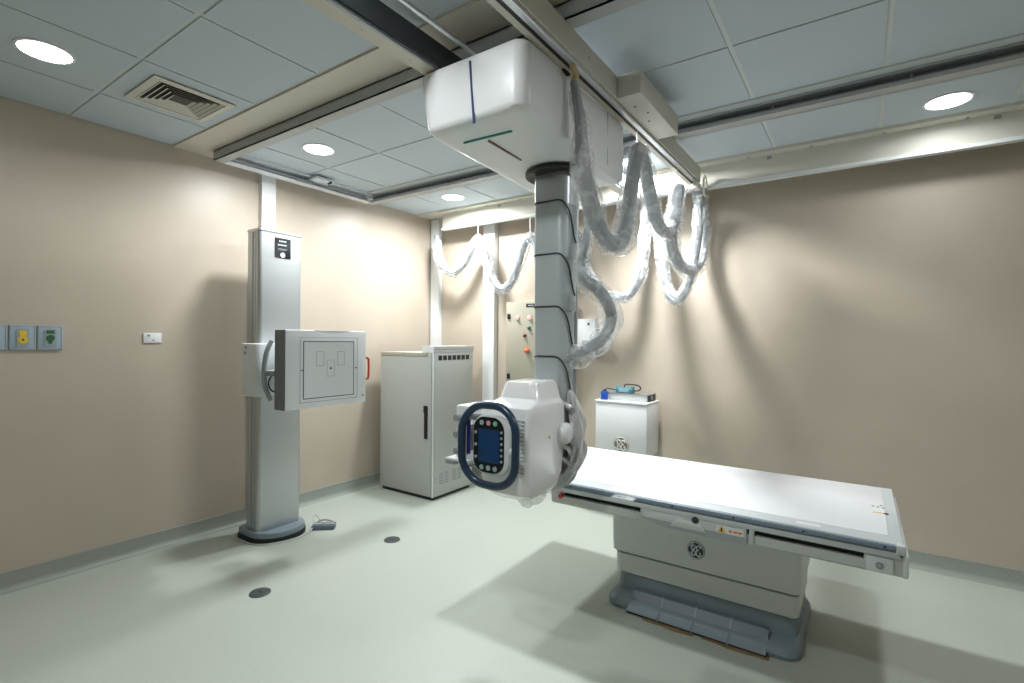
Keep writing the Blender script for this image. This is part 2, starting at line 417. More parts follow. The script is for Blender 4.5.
mk('end_plate', box(B(), 2.44, 3.055, BY0-.008, BY0, BZ0, BZ1), 'cream', t, smooth=False)
mk('wheel_carriage', box(B(), 2.54, 2.96, -2.44, -2.41, 2.700, 2.75), 'grey', t, smooth=False)
mk('wheel_carriage', box(B(), 2.54, 2.96, -1.06, -1.03, 2.700, 2.75), 'grey', t, smooth=False)
# clamp with hose ring at the end of the bridge
mk('end_clamp', box(B(), 3.01, 3.06, -0.47, -0.392, 2.585, 2.63, .004), 'cream', t)
rc = on(705, 186, 'x', 3.06)
ring = [(3.06, rc.y+0.045*math.cos(a), rc.z+0.075*math.sin(a)) for a in [2*math.pi*i/24 for i in range(24)]]
mk('clamp_ring', tube(B(), ring, 0.007, 8, closed=True), 'cream_white', t)

# ================================================================== X-RAY TUBE UNIT (carriage, column, head)
U = thing('xray_tube_unit', 'white ceiling hung x-ray unit with telescopic grey column and tube head', 'x-ray unit', (2.765, -1.96, 0.72))
# carriage housing: lofted up z with soft vertical edges, belly dropping towards the column
def belly(y): return 2.362-0.052*min(1, max(0, (y+2.63)/.60))
def carr_loop(f, ins, r):
    "f = height fraction above the belly, ins = inset"
    lp = []
    for p in rr(2.410+ins, 2.980-ins, -2.650+ins, -1.665-ins, r, 8, (r, .02, .02, r)):
        x, y = p; lean = 0.05*(1-f)*max(0, (2.62-x)/.2)
        zb = belly(y); lp.append((x+lean, y, zb+(2.632-zb)*f))
    return lp
loops = [carr_loop(f, i_, r_) for f, i_, r_ in ((0, .070, .045), (.004, .040, .05), (.02, .016, .06), (.06, .004, .06), (.11, 0, .06), (.5, -.002, .06), (.88, 0, .06), (.96, .002, .06), (.99, .007, .055), (1, .016, .05))]
carr = mk('carriage_housing', loft(B(), loops), 'white', U)
mk('panel_seam', box(B(), 2.9795, 2.9815, -1.884, -1.879, 2.36, 2.62), 'grey', carr, smooth=False)
mk('top_gasket', box(B(), 2.47, 2.965, -2.60, -1.69, 2.625, 2.641), 'black', carr, smooth=False)
bl = [(2.640+0.010*math.sin(k*.25), -2.6385-0.0005*k*0, 2.605-k*.02) for k in range(10)]
def strip(bm, p, q, w_, n_, th=0.0025):
    p, q, n_ = Vector(p), Vector(q), Vector(n_).normalized(); s = (q-p).cross(n_).normalized()*w_/2
    a = [p-s, p+s, q+s, q-s]
    return loft(bm, [[v-n_*.004 for v in a], [v+n_*th for v in a]])
P_ = on(470, 61, 'y', -2.652); Q_ = on(474, 123, 'y', -2.652)
mk('blue_stripe', strip(B(), P_, Q_, 0.009, (0, -1, 0)), 'navy_line', carr, smooth=False)
P_ = on(464, 143, 'z', 2.350); Q_ = on(512, 131, 'z', 2.350)
mk('green_stripe', strip(B(), P_, Q_, 0.008, (0, 0, -1), .004), 'green_line', carr, smooth=False)
P_ = on(488.5, 141, 'z', 2.346); Q_ = on(521, 160, 'z', 2.336)
mk('brown_stripe', strip(B(), P_, Q_, 0.008, (0, 0, -1), .004), 'brown_line', carr, smooth=False)
hs = on(566.5, 69, 'x', 2.98)
mk('hose_socket', cyl(B(), (2.972, hs.y, hs.z), (2.984, hs.y, hs.z), 0.030, n=20), 'black', carr)
cxc, cyc = 2.755, -1.975
bm = B(); loft(bm, [[(cxc+a*math.cos(s), cyc+a*math.sin(s), z) for s in [2*math.pi*i/36 for i in range(36)]] for a, z in ((.172, 2.325), (.172, 2.309), (.166, 2.305), (.150, 2.307))])
mk('column_recess_shade', bm, 'black', U)  # flat black disc: dark inside of the column recess put into the colour
# column segments, widest on top
zs = [2.33, 2.167, 1.903, 1.640, 1.390, 1.08]
for k in range(5):
    x0, x1, yf, yb = 2.655+.0015*k, 2.852-.0045*k, -2.060+.001*k, -1.900-.006*k
    prof = rr(x0, x1, yf, yb, 0.045, 6, (0.05, 0.045, 0.035, 0.018))
    seg = mk('column_segment', prism(B(), prof, 'z', zs[k+1] if k == 4 else zs[k+1]-.02, zs[k]), 'col_grey' if k else 'alu_brush', U)
    if k < 4:
        z = zs[k+1]; e = 0.0025
        pts = [(x0-e*.5, yf+.03, z-.012), (x0+.012, yf-e*.4, z-.001), (x0+.05, yf-e, z), (cxc, yf-e, z), (x1-.055, yf-e, z), (x1-.030, yf+.001, z-.008),
               (x1-.012, yf+.010, z-.03), (x1+.0005, yf+.028, z-.07), (x1+e, yf+.05, z-.13), (x1+e, yf+.07, z-.18), (x1+e, yf+.09, z-.205)]
        mk('segment_seam', tube(B(), spline(pts, 6), 0.0042, 6), 'dark', seg)
mk('column_cable_strip', box(B(), cxc+.04, cxc+.075, cyc+.066, cyc+.080, 1.0, 2.32, .004), 'alu', U)

# tube head housing: lofted up z, front face -y, side face +x
def head_loop(z, x0, x1, y0, y1, r=.05):
    return [(p[0], p[1], z) for p in rr(x0, x1, y0, y1, r, 6)]
hl = [(0.742, 2.66, 2.79, -2.31, -2.11, .05), (0.749, 2.625, 2.815, -2.355, -2.09, .05), (0.775, 2.595, 2.833, -2.385, -2.075, .04), (0.84, 2.580, 2.845, -2.398, -2.06, .032),
      (1.00, 2.575, 2.850, -2.402, -2.05, .025), (1.12, 2.577, 2.850, -2.398, -2.05, .025), (1.165, 2.583, 2.848, -2.388, -2.05, .03), (1.178, 2.592, 2.844, -2.366, -2.05, .035),
      (1.186, 2.603, 2.836, -2.325, -2.05, .04), (1.20, 2.612, 2.830, -2.300, -2.05, .04), (1.258, 2.626, 2.816, -2.285, -2.055, .04), (1.272, 2.632, 2.811, -2.278, -2.06, .04), (1.276, 2.648, 2.795, -2.262, -2.07, .04)]
head = mk('tube_housing', loft(B(), [head_loop(*a) for a in hl]), 'white_gloss', U)
# ventilation slots on the front face
for r_ in range(15):
    for c_ in range(3):
        mk('vent_slot', box(B(), 2.762+c_*.026, 2.782+c_*.026, -2.4035, -2.3970, 0.885+r_*.0175, 0.8895+r_*.0175), 'line_grey', head, smooth=False) if r_ < 14 else None
kn = mk('side_knob', loft(B(), [[(x, -2.085+r*math.cos(s), 1.02+r*math.sin(s)) for s in [2*math.pi*i/24 for i in range(24)]] for x, r in ((2.81, .055), (2.868, .053), (2.884, .046), (2.895, .03), (2.898, .005))]), 'white', head)
mk('warning_dot', cyl(B(), (2.8490, -2.21, 1.02), (2.8515, -2.21, 1.02), 0.008, n=10), 'yellow', head)
# yoke behind the head that takes the column, collimator pointing at the wall stand
mk('yoke', box(B(), 2.64, 2.845, -2.05, -1.90, 0.86, 1.12, .03, 3), 'alu_dark', U)
colm = mk('collimator', box(B(), 2.395, 2.60, -2.35, -2.10, 0.89, 1.15, .012), 'offwhite', U)
for z in (0.93, 1.01, 1.09): mk('collimator_knob', cyl(B(), (2.425, -2.385, z), (2.425, -2.358, z), 0.016, n=14), 'grey', colm)
mk('filter_rail', box(B(), 2.36, 2.50, -2.385, -2.15, 0.880, 0.892, .002), 'white', colm)
mk('filter_rail', box(B(), 2.36, 2.42, -2.385, -2.34, 0.862, 0.879, .002), 'grey', colm)
mk('brand_strip', box(B(), 2.547, 2.563, -2.445, -2.438, 0.945, 1.110), 'purple', colm, smooth=False)
mk('brand_strip_label', box(B(), 2.535, 2.547, -2.445, -2.438, 0.935, 1.118), 'white', colm, smooth=False)
mk('brand_strip_mount', box(B(), 2.540, 2.565, -2.438, -2.34, 0.96, 1.08), 'grey', colm, smooth=False)
# console with screen and keys
con = mk('console', loft(B(), [[(p[0], y, p[1]) for p in rr(2.588+k, 2.795-k, 0.868+k, 1.138-k, .075, 8)] for y, k in ((-2.385, .03), (-2.40, .012), (-2.43, .002), (-2.448, 0), (-2.454, .004), (-2.456, .010))]), 'offwhite', U)
mk('console_face', loft(B(), [[(p[0], y, p[1]) for p in rr(2.597, 2.766, 0.880, 1.127, .060, 8)] for y in (-2.452, -2.4585)]), 'black_gloss', con)
mk('screen', box(B(), 2.626, 2.742, -2.4605, -2.458, 0.925, 1.074), 'screen', con, smooth=False)
def key(x, z, r, m): mk('key', cyl(B(), (x, -2.4615, z), (x, -2.458, z), r, n=12), m, con)
for x, m in ((2.645, 'btn_grey'), (2.682, 'btn_pink'), (2.719, 'btn_green')): key(x, 1.101, 0.0115, m)
for x in (2.645, 2.682, 2.719): key(x, 0.901, 0.0115, 'btn_grey')
for k in range(6): key(2.7535, 0.938+k*.0255, 0.006, 'btn_grey')
for z in (0.945, 1.0, 1.055): key(2.611, z, 0.007, 'btn_grey')
# oval grab handle
hp = [(p[0], -2.475+0.03*((p[1]-0.99)/.2)**2*0.6, p[1]) for p in rr(2.540, 2.838, 0.826, 1.180, .125, 10)]
mk('grab_handle', tube(B(), hp, 0.0178, 14, closed=True), 'navy', U)
for p, q in (((2.545, -2.47, 0.895), (2.62, -2.40, 0.915)), ((2.828, -2.47, 0.985), (2.77, -2.42, 0.985)), ((2.545, -2.47, 1.125), (2.62, -2.40, 1.11))):
    mk('handle_bracket', cyl(B(), p, q, 0.013, 0.018, n=10), 'offwhite' if p[0] > 2.6 else 'grey', U)
# crumpled grey cover around the back of the head, and a clear bag hanging below
arc = [(2.835, -2.00, 1.215), (2.860, -2.00, 1.18), (2.880, -2.00, 1.10), (2.888, -2.00, 1.01), (2.880, -2.00, 0.92), (2.855, -2.01, 0.84), (2.82, -2.03, 0.785), (2.78, -2.06, 0.755), (2.74, -2.10, 0.745)]
mk('cable_cover', tube(B(), spline(arc, 7), lambda s: 0.016+0.027*math.sin(math.pi*min(1, s*1.02))**0.6, 18, crumple=0.9, seed=3), 'bag_grey', U)
for k, (yy, zz) in enumerate(((-2.07, 0.93), (-2.05, 1.12), (-2.06, 0.86))):
    pts = [(2.835+.01*math.sin(k*3), yy-.01, zz+.04), (2.875, yy+.01, zz+.01), (2.865, yy+.05, zz-.05)]
    mk('cable_loop', tube(B(), spline(pts, 5), 0.013, 8, crumple=.3, seed=k), 'steel', U)
bag = [(2.725, -2.19, 0.79), (2.722, -2.19, 0.755), (2.72, -2.19, 0.72), (2.715, -2.19, 0.69), (2.712, -2.19, 0.665)]
mk('hanging_bag', tube(B(), spline(bag, 5), lambda s: 0.075+0.02*math.sin(s*5)-0.035*s*s, 18, crumple=.45, seed=9), 'film_thin', U)

# ================================================================== HOSES IN CLEAR PLASTIC
def hose(name, label, path, ri, ro, seed, hooks=(), per=9, grow=0.0, group='plastic wrapped hoses'):
    sp = spline(path, per); n = len(sp)
    t = thing(name, label, 'hose', sp[0], group)
    g = lambda s: 1.0 if not grow else min(1.0, 0.42+0.58*s/grow)
    mk('hose', tube(B(), sp, lambda s: ri*g(s), 14, crumple=.10, seed=seed), 'hose_grey', t)
    off = [p+Vector((noise.noise(Vector((i*.13, seed, 1)))*.022, noise.noise(Vector((i*.11, seed, 5)))*.022, -.010+noise.noise(Vector((i*.12, seed, 9)))*.014)) for i, p in enumerate(sp)]
    mk('plastic_sleeve', tube(B(), off[2:-1], lambda s: ro*g(s)*(1+0.30*noise.noise(Vector((s*9, seed, 0)))), 26, crumple=.40, seed=seed+5), 'film', t)
    for a, b in hooks:
        mk('hanger_wire', cyl(B(), a, b, 0.004, n=6), 'white', t)
    return t
A = [(579, 80), (580, 120), (583, 165), (591, 205), (603, 235), (615, 245), (623, 238), (628, 212), (633, 175), (637, 150), (643, 160), (649, 190), (655, 218), (663, 231), (671, 230), (676, 212), (677, 192), (679, 191),
     (674, 215), (671, 240), (678, 262), (690, 270), (700, 262), (704, 235), (701, 205), (698, 190)]
pa = []
for k, (px, py) in enumerate(A):
    xx = 3.045 if k < 7 else 3.01
    if 17 <= k <= 22: xx = 3.0
    pa.append(on(px, py, 'x', xx))
pa[0] = Vector((3.02, pa[0].y, pa[0].z))
hA = hose('cable_hose', 'thick plastic wrapped hose looping down beside the tube carriage', pa, 0.037, 0.053, 1,
          [(pa[9]+Vector((0, 0, .03)), Vector((pa[9].x, pa[9].y, BZ0-.012))), (pa[16]+Vector((0, 0, .03)), Vector((pa[16].x, pa[16].y, BZ0-.012)))], grow=.10)
s0 = pa[0]
so = on(566.5, 68, 'x', 2.984)
mk('hose_end', tube(B(), spline([so, so+Vector((.03, .015, .018)), Vector((3.03, s0.y-.03, s0.z+.055)), Vector((3.03, s0.y, s0.z+.025)), s0], 6), 0.014, 10), 'hose_tan', hA)
Bp = [(437, 236), (438, 255), (445, 269), (455, 272), (464, 264), (471, 250), (478, 239), (484, 250), (489, 270), (496, 285), (505, 289), (513, 280), (519, 262), (524, 246), (530, 237), (536, 246), (541, 268), (550, 284), (560, 276), (568, 250), (574, 232),
      (580, 245), (590, 276), (604, 293), (618, 296), (630, 294), (639, 278), (643, 250), (645, 222), (649, 205), (656, 222), (662, 255), (667, 285), (674, 300), (684, 292), (692, 270), (698, 235), (699, 205)]
pb = []
for k, (px, py) in enumerate(Bp):
    pb.append(on(px, py, 'y', -0.215 if k < 29 else -0.215-0.02*(k-28)))
hooks = []
for k in (6, 14, 20, 29):
    hooks.append((pb[k]+Vector((0, 0, .02)), Vector((pb[k].x, pb[k].y, 2.645))))
hose('cable_hose', 'plastic wrapped hose hung in loops along the back wall beam', pb, 0.033, 0.047, 17, hooks)
Cp = [(589, 190, 2.93), (588, 225, 2.93), (584, 250, 2.93), (580, 268, 2.93), (585, 280, 2.95), (597, 288, 2.98), (607, 302, 3.0), (611, 318, 3.0), (605, 335, 2.99), (592, 347, 2.95), (582, 352, 2.90), (566, 356, 2.80)]
pc = [on(a, b, 'x', x) for a, b, x in Cp]
pc = [Vector((p.x, min(p.y, -1.84), p.z)) for p in pc]
hose('cable_hose', 'short plastic wrapped hose bowing out beside the grey column', pc, 0.030, 0.049, 31, grow=.45)

# ================================================================== WALL STAND
S = thing('wall_stand', 'tall aluminium wall stand with square white detector panel', 'wall stand', (0.36, -2.135, 0))
base = mk('base_plate', prism(B(), rr(0.235, 0.612, -2.322, -1.925, .05, 10, (.19, .17, .05, .05)), 'z', 0.027, 0.072, .008), 'plinth', S)
mk('base_skirt', prism(B(), rr(0.230, 0.617, -2.327, -1.920, .05, 10, (.19, .17, .05, .05)), 'z', 0.0, 0.028), 'black', base)
prof = rr(0.300, 0.478, -2.292, -1.955, .03, 6, (.028, .022, .02, .03))
scol = mk('column', prism(B(), prof, 'z', 0.072, 2.244), 'alu_brush', S)
mk('column_groove', box(B(), 0.385, 0.397, -2.2935, -2.287, 0.075, 2.243), 'grey', scol, smooth=False)
mk('column_groove', box(B(), 0.425, 0.430, -2.2935, -2.287, 0.075, 2.243), 'alu_dark', scol, smooth=False)
mk('column_cap', prism(B(), rr(0.296, 0.482, -2.297, -1.950, .03, 6), 'z', 2.244, 2.266, .006), 'alu', S)
mk('foot_ridge', box(B(), 0.482, 0.495, -2.26, -1.98, 0.071, 0.082, .004), 'plinth', base)
disp = mk('display_panel', prism(B(), rr(-2.178, -2.052, 2.065, 2.215, .008), 'x', 0.476, 0.4815), 'black_gloss', S)
for k, (a, b, z) in enumerate(((-2.145, -2.085, 2.193), (-2.155, -2.080, 2.165), (-2.150, -2.075, 2.135), (-2.150, -2.090, 2.127))):
    n = int((b-a)/.012)
    for j in range(n):
        mk('display_mark', box(B(), 0.4815, 0.4822, a+j*.012, a+j*.012+.008, z-(.007 if k < 2 else .0015), z+(.004 if k < 2 else .0015)), 'line_grey', disp, smooth=False)
mk('display_button', cyl(B(), (0.4815, -2.117, 2.090), (0.4845, -2.117, 2.090), 0.018, n=18), 'white', disp)
mk('display_symbol', cyl(B(), (0.4845, -2.117, 2.090), (0.4855, -2.117, 2.090), 0.008, n=10), 'grey', disp)
# detector carriage
dc = mk('carriage', prism(B(), rr(0.45, 0.67, -2.412, -2.04, .03, 5), 'z', 1.068, 1.432, .008), 'offwhite', S)
for (x, z, r) in ((0.53, 1.405, .012), (0.52, 1.365, .012)): mk('indicator', cyl(B(), (x, -2.414, z), (x, -2.410, z), r, n=12), 'grey', dc)
mk('swivel_arm', box(B(), 0.655, 0.83, -2.22, -2.0, 1.16, 1.34, .02), 'alu_dark', S)
arcp = spline([on(px, py, 'x', .745) for px, py in ((271.5, 341), (267, 351), (264.5, 364), (264, 376), (265.5, 388), (270.5, 400))], 5)
hb = mk('positioning_handle', tube(B(), arcp, 0.016, 10), 'grey', S)
mk('handle_stem', box(B(), 0.725, 0.83, -2.395, -2.30, 1.215, 1.255, .012), 'grey', hb)
mk('handle_cable', tube(B(), spline([(0.78, -2.37, 1.215), (0.77, -2.385, 1.17), (0.79, -2.375, 1.12), (0.83, -2.34, 1.10)], 6), 0.005, 6), 'dark', hb)
det = mk('detector', box(B(), 0.828, 0.9495, -2.372, -1.720, 0.995, 1.527, .008), 'panel_white', S)
mk('detector_side', box(B(), 0.826, 0.944, -2.3745, -2.371, 0.994, 1.526), 'side_grey', det, smooth=False)
FX = 0.9495
def fr(bm, y0, y1, z0, z1, w_, x0=FX, th=.0012):
    for a in ((y0, y1, z0, z0+w_), (y0, y1, z1-w_, z1), (y0, y0+w_, z0+w_, z1-w_), (y1-w_, y1, z0+w_, z1-w_)): box(bm, x0-.001, x0+th, *a)
    return bm
mk('detector_cover', box(B(), FX-.001, FX+.0015, -2.245, -1.832, 1.058, 1.452), 'panel_white', det, smooth=False)
mk('field_outline', fr(B(), -2.245, -1.832, 1.058, 1.452, .005, FX+.0012), 'navy', det, smooth=False)
mk('outer_outline', fr(B(), -2.27, -1.80, 1.034, 1.478, .0035), 'line_grey', det, smooth=False)
for (y, z, wy, wz) in ((-2.115, 1.33, .060, .100), (-1.945, 1.33, .060, .100), (-2.030, 1.262, .062, .115)):
    mk('chamber_outline', fr(B(), y-wy/2, y+wy/2, z-wz/2, z+wz/2, .0028, FX+.001), 'line_grey', det, smooth=False)
mk('centre_mark', box(B(), FX+.001, FX+.0024, -2.040, -2.020, 1.258, 1.264), 'dark', det, smooth=False)
mk('centre_mark', box(B(), FX+.001, FX+.0024, -2.033, -2.027, 1.251, 1.271), 'dark', det, smooth=False)
mk('side_mark', box(B(), FX, FX+.0015, -2.262, -2.248, 1.252, 1.258), 'dark', det, smooth=False)
mk('side_mark', box(B(), FX, FX+.0015, -1.822, -1.808, 1.252, 1.260), 'dark', det, smooth=False)
mk('logo_dot', cyl(B(), (FX, -1.748, 1.045), (FX+.002, -1.748, 1.045), .009, n=10), 'grey', det)
mk('chin_rest', prism(B(), [(-2.16, 1.526), (-1.87, 1.526), (-1.93, 1.512), (-2.015, 1.506), (-2.10, 1.512)], 'x', 0.93, FX+.003), 'white', det)
mk('pull_handle', tube(B(), spline([(0.925, -1.722, 1.325), (0.925, -1.685, 1.322), (0.925, -1.676, 1.30), (0.925, -1.676, 1.19), (0.925, -1.685, 1.168), (0.925, -1.722, 1.165)], 5), 0.0085, 8), 'btn_red', det, label='red pull handle')
FS = thing('foot_switch', 'small grey foot switch on the floor beside the wall stand', 'foot switch', (0.62, -1.87, 0))
def rotz(bm, c, a):
    bmesh.ops.rotate(bm, verts=bm.verts[:], cent=c, matrix=Matrix.Rotation(a, 3, 'Z')); return bm
FC = Vector((0.625, -1.855, 0)); FA = math.radians(42)
mk('housing', rotz(box(B(), 0.545, 0.715, -1.895, -1.815, 0, 0.036, .006), FC, FA), 'plinth_dark', FS)
for k in range(2): mk('pedal', rotz(box(B(), 0.552+k*.084, 0.626+k*.084, -1.885, -1.825, 0.030, 0.046, .005), FC, FA), 'grey', FS)
mk('guard', rotz(tube(B(), spline([(0.58, -1.855, 0.04), (0.60, -1.855, 0.062), (0.64, -1.855, 0.068), (0.68, -1.855, 0.06), (0.70, -1.855, 0.04)], 4), .006, 6), FC, FA), 'alu', FS)
cab = spline([(0.24, -2.345, .006), (0.33, -2.355, .006), (0.47, -2.345, .006), (0.58, -2.275, .006), (0.635, -2.14, .006), (0.632, -2.02, .006), (0.60, -1.93, .02), (0.565, -1.90, .075), (0.555, -1.885, .10), (0.56, -1.86, .085), (0.58, -1.84, .036)], 6)
tag(mk('floor_cable', tube(B(), cab, 0.004, 6), 'pale_grey'), 'thin white cable lying around the base of the wall stand', 'cable')

# white cable ducts on the walls
def duct(x0, x1, y0, y1, z0, z1, label):
    t = thing('cable_duct', label, 'cable duct', ((x0+x1)/2, (y0+y1)/2, z0), 'white cable ducts on the walls')
    mk('channel', box(B(), x0, x1, y0, y1, z0, z1), 'white', t, smooth=False)
    if x1-x0 > y1-y0: mk('lid', box(B(), x0-.003, x1+.003, y0-.006, y0, z0, z1, .0015), 'white', t, smooth=False)
    else: mk('lid', box(B(), x1, x1+.006, y0-.003, y1+.003, z0, z1, .0015), 'white', t, smooth=False)
duct(0.0, 0.045, -2.037, -1.925, 0.12, H-.001, 'white vertical cable duct rising behind the wall stand')
duct(0.02, 0.135, -0.05, 0, 1.0, H-.01, 'white vertical cable duct in the room corner above the cabinet')
duct(0.78, 0.92, -0.06, 0, 0.12, H-.01, 'white vertical cable duct between cabinet and power panel')

# wall plates
def plate(y0, y1, z0, z1, label, kind):
    t = thing('wall_socket', label, 'socket', (0, (y0+y1)/2, z0), 'blue grey wall sockets')
    mk('plate', box(B(), 0, 0.012, y0, y1, z0, z1, .003), 'plate_blue', t)
    mk('plate_rim', fr(B(), y0+.004, y1-.004, z0+.004, z1-.004, .004, 0.011, .003), 'socket_grey', t, smooth=False)
    c = (y0+y1)/2; zc = (z0+z1)/2
    if kind:
        ins = mk('insert', prism(B(), rr(c-.028, c+.028, zc-.052, zc+.052, .012), 'x', 0.010, 0.016), 'socket_grey', t)
        if kind == 'yellow':
            mk('outlet', cyl(B(), (0.015, c, zc+.026), (0.019, c, zc+.026), .018, n=16), 'yellow', ins)
            mk('outlet', cyl(B(), (0.015, c, zc-.012), (0.020, c, zc-.012), .023, n=18), 'yellow', ins)
            mk('outlet_pin', cyl(B(), (0.0195, c, zc-.012), (0.0215, c, zc-.012), .006, n=8), 'dark', ins)
        else:
            mk('outlet', cyl(B(), (0.015, c, zc-.002), (0.020, c, zc-.002), .020, n=16), 'socket_green', ins)
            mk('marker', box(B(), 0.015, 0.0185, c-.018, c+.018, zc+.025, zc+.045), 'socket_green', ins, smooth=False)
            mk('outlet', box(B(), 0.015, 0.0185, c-.008, c+.008, zc-.035, zc-.018), 'socket_green', ins, smooth=False)
plate(-3.622, -3.506, 1.388, 1.534, 'plain blue grey wall plate at the far left end of the socket row', None)
plate(-3.500, -3.384, 1.388, 1.534, 'blue grey wall plate with a yellow outlet', 'yellow')
plate(-3.378, -3.262, 1.388, 1.534, 'blue grey wall plate with a dark green outlet', 'green')
t = thing('switch_plate', 'small white data plate alone on the left wall', 'wall plate', (0, -2.783, 1.43))
mk('plate', box(B(), 0, 0.009, -2.838, -2.728, 1.430, 1.499, .003), 'white', t)
mk('socket', box(B(), 0.008, 0.011, -2.815, -2.800, 1.475, 1.487), 'grey', t, smooth=False)
mk('socket', box(B(), 0.008, 0.011, -2.785, -2.772, 1.445, 1.453), 'grey', t, smooth=False)

def logo(parent, c, u, v, n, R, ink, ground):
    "round monogram badge: disc, ring, swirls and two script letters"
    c, u, v, n = Vector(c), Vector(u), Vector(v), Vector(n)
    W = lambda a, b, d: c+u*(a*R)+v*(b*R)+n*d
    bm = B(); loft(bm, [[W(math.cos(s), math.sin(s), d) for s in [2*math.pi*i/32 for i in range(32)]] for d in (-.002, .002)])
    bd = mk('badge', bm, ground, parent)
    ringp = [W(.91*math.cos(s), .91*math.sin(s), .002) for s in [2*math.pi*i/36 for i in range(36)]]
    mk('badge_ring', tube(B(), ringp, R*.055, 6, closed=True), ink, bd)
    G = [(-.02, .28), (-.10, .47), (-.28, .50), (-.42, .34), (-.38, .12), (-.20, .08), (-.10, .24), (-.20, .02), (-.36, -.18), (-.36, -.42), (-.20, -.52), (-.04, -.40), (-.04, -.18), (-.14, -.08)]
    Es = [(.44, .28), (.38, .46), (.22, .50), (.08, .36), (.12, .14), (.28, .08), (.14, .02), (.04, -.18), (.10, -.42), (.26, -.52), (.42, -.42), (.46, -.22), (.34, -.14)]
    for pts in (G, Es):
        mk('badge_letter', tube(B(), spline([W(a*1.12, b*1.12, .003) for a, b in pts], 4), R*.075, 6), ink, bd)
    for k in range(4):
        a0 = math.radians(20+90*k)
        pts = [W(r*math.cos(a0+d), r*math.sin(a0+d), .003) for r, d in ((.86, 0), (.78, .2), (.74, .45), (.80, .7))]
        mk('badge_swirl', tube(B(), spline(pts, 4), R*.04, 6), ink, bd)
    return bd

# ================================================================== GENERATOR CABINET
t = thing('generator_cabinet', 'tall light grey steel cabinet with slotted vents in the corner', 'cabinet', (0.49, -0.60, 0))
X0, X1, Y0, Y1, Z1 = 0.148, 0.850, -0.885, -0.315, 1.352
mk('plinth', box(B(), X0+.02, X1-.02, Y0+.02, Y1-.02, 0, 0.035), 'black', t, smooth=False)
mk('body', box(B(), X0, X1, Y0+.012, Y1, 0.03, Z1-.004, .003), 'cab_grey', t)
mk('door_gap', box(B(), X1-.020, X1-.010, Y0+.004, Y0+.013, 0.034, Z1-.008), 'black', t, smooth=False)
dr = mk('door', box(B(), X0+.002, X1-.018, Y0, Y0+.014, 0.034, Z1-.045, .003), 'cab_grey', t)
mk('top_frame', box(B(), X0, X1-.08, Y0+.001, Y0+.014, Z1-.042, Z1-.006, .002), 'cab_beige', t)
mk('corner_post', box(B(), X1-.011, X1, Y0, Y0+.014, 0.03, Z1-.004, .002), 'offwhite', t)
hd = mk('handle', box(B(), 0.755, 0.790, Y0-.016, Y0, 0.56, 0.86, .005), 'black', dr)
mk('lock', box(B(), 0.752, 0.793, Y0-.022, Y0-.012, 0.80, 0.865, .005), 'black_gloss', hd)
sp_ = mk('side_panel', box(B(), X1, X1+.006, Y0+.025, Y1-.012, 0.045, 1.255, .002), 'cab_grey', t)
for k in range(7): mk('vent_slot', box(B(), X1-.004, X1+.0015, -0.815+k*.065, -0.765+k*.065, 1.278, 1.322), 'dark', t, smooth=False)
for k, y in enumerate((-0.80, -0.725, -0.62, -0.545, -0.44)):
    for r_ in range(5): mk('vent_slot', box(B(), X1+.004, X1+.0072, y, y+.055, 0.135+r_*.022, 0.148+r_*.022), 'grey', sp_, smooth=False)
for (y, z) in ((-0.845, 1.20), (-0.345, 1.20), (-0.845, 0.20), (-0.845, 0.17), (-0.62, 0.06)): mk('screw', cyl(B(), (X1+.005, y, z), (X1+.0085, y, z), .007, n=8), 'grey', sp_)
t = thing('cable_tray', 'white slotted cable duct lying on top of the grey cabinet', 'cable duct', (0.78, -0.56, Z1))
mk('channel', box(B(), 0.70, 0.845, -0.87, -0.30, Z1-.003, Z1+.050), 'white', t, smooth=False)
mk('lid', box(B(), 0.695, 0.850, -0.872, -0.298, Z1+.050, Z1+.058, .002), 'white', t)
mk('groove', box(B(), 0.844, 0.8465, -0.87, -0.30, Z1+.024, Z1+.028), 'line_grey', t, smooth=False)

# power panel on the back wall
t = thing('power_panel', 'beige electrical panel with red lamps and orange switch on the back wall', 'electrical panel', (1.50, -0.1, 0.95))
mk('enclosure', box(B(), 1.175, 1.80, -0.195, 0, 0.95, 1.848, .003), 'cab_beige', t)
dr = mk('door', box(B(), 1.182, 1.793, -0.212, -0.195, 0.957, 1.842, .004), 'cab_beige', t)
for z in (1.70, 1.12): mk('hinge', box(B(), 1.20, 1.232, -0.222, -0.21, z-.025, z+.025, .004), 'black', dr)
def knob(x, z, r, m, d=.02, nm='pilot_lamp'):
    k = mk(nm, cyl(B(), (x, -0.216, z), (x, -0.212, z), r*1.25, n=16), 'steel', dr)
    mk('lens' if nm == 'pilot_lamp' else 'cap', dome(B(), (x, -0.216, z), (0, -1, 0), r, d), m, k)
knob(1.318, 1.688, .020, 'lamp_red'); knob(1.455, 1.686, .020, 'lamp_red')
knob(1.452, 1.585, .017, 'pb_green', nm='push_button'); knob(1.402, 1.515, .017, 'pb_red', nm='push_button')
knob(1.43, 1.372, .024, 'orange', .035, nm='rotary_switch')
mk('switch_lever', box(B(), 1.42, 1.475, -0.258, -0.236, 1.362, 1.382, .004), 'orange', dr)
mk('name_plate', box(B(), 1.415, 1.52, -0.2145, -0.211, 1.785, 1.817), 'black', dr, smooth=False)
mk('name_plate_text', box(B(), 1.435, 1.495, -0.2155, -0.2143, 1.796, 1.806), 'line_grey', dr, smooth=False)
t = thing('junction_box', 'small white isolator box on the back wall right of the column', 'junction box', (2.0, -0.08, 1.40))
mk('body', box(B(), 1.86, 2.105, -0.155, 0, 1.40, 1.665, .004), 'white', t)
mk('base_tray', box(B(), 1.98, 2.135, -0.165, 0, 1.385, 1.475, .004), 'grey', t)
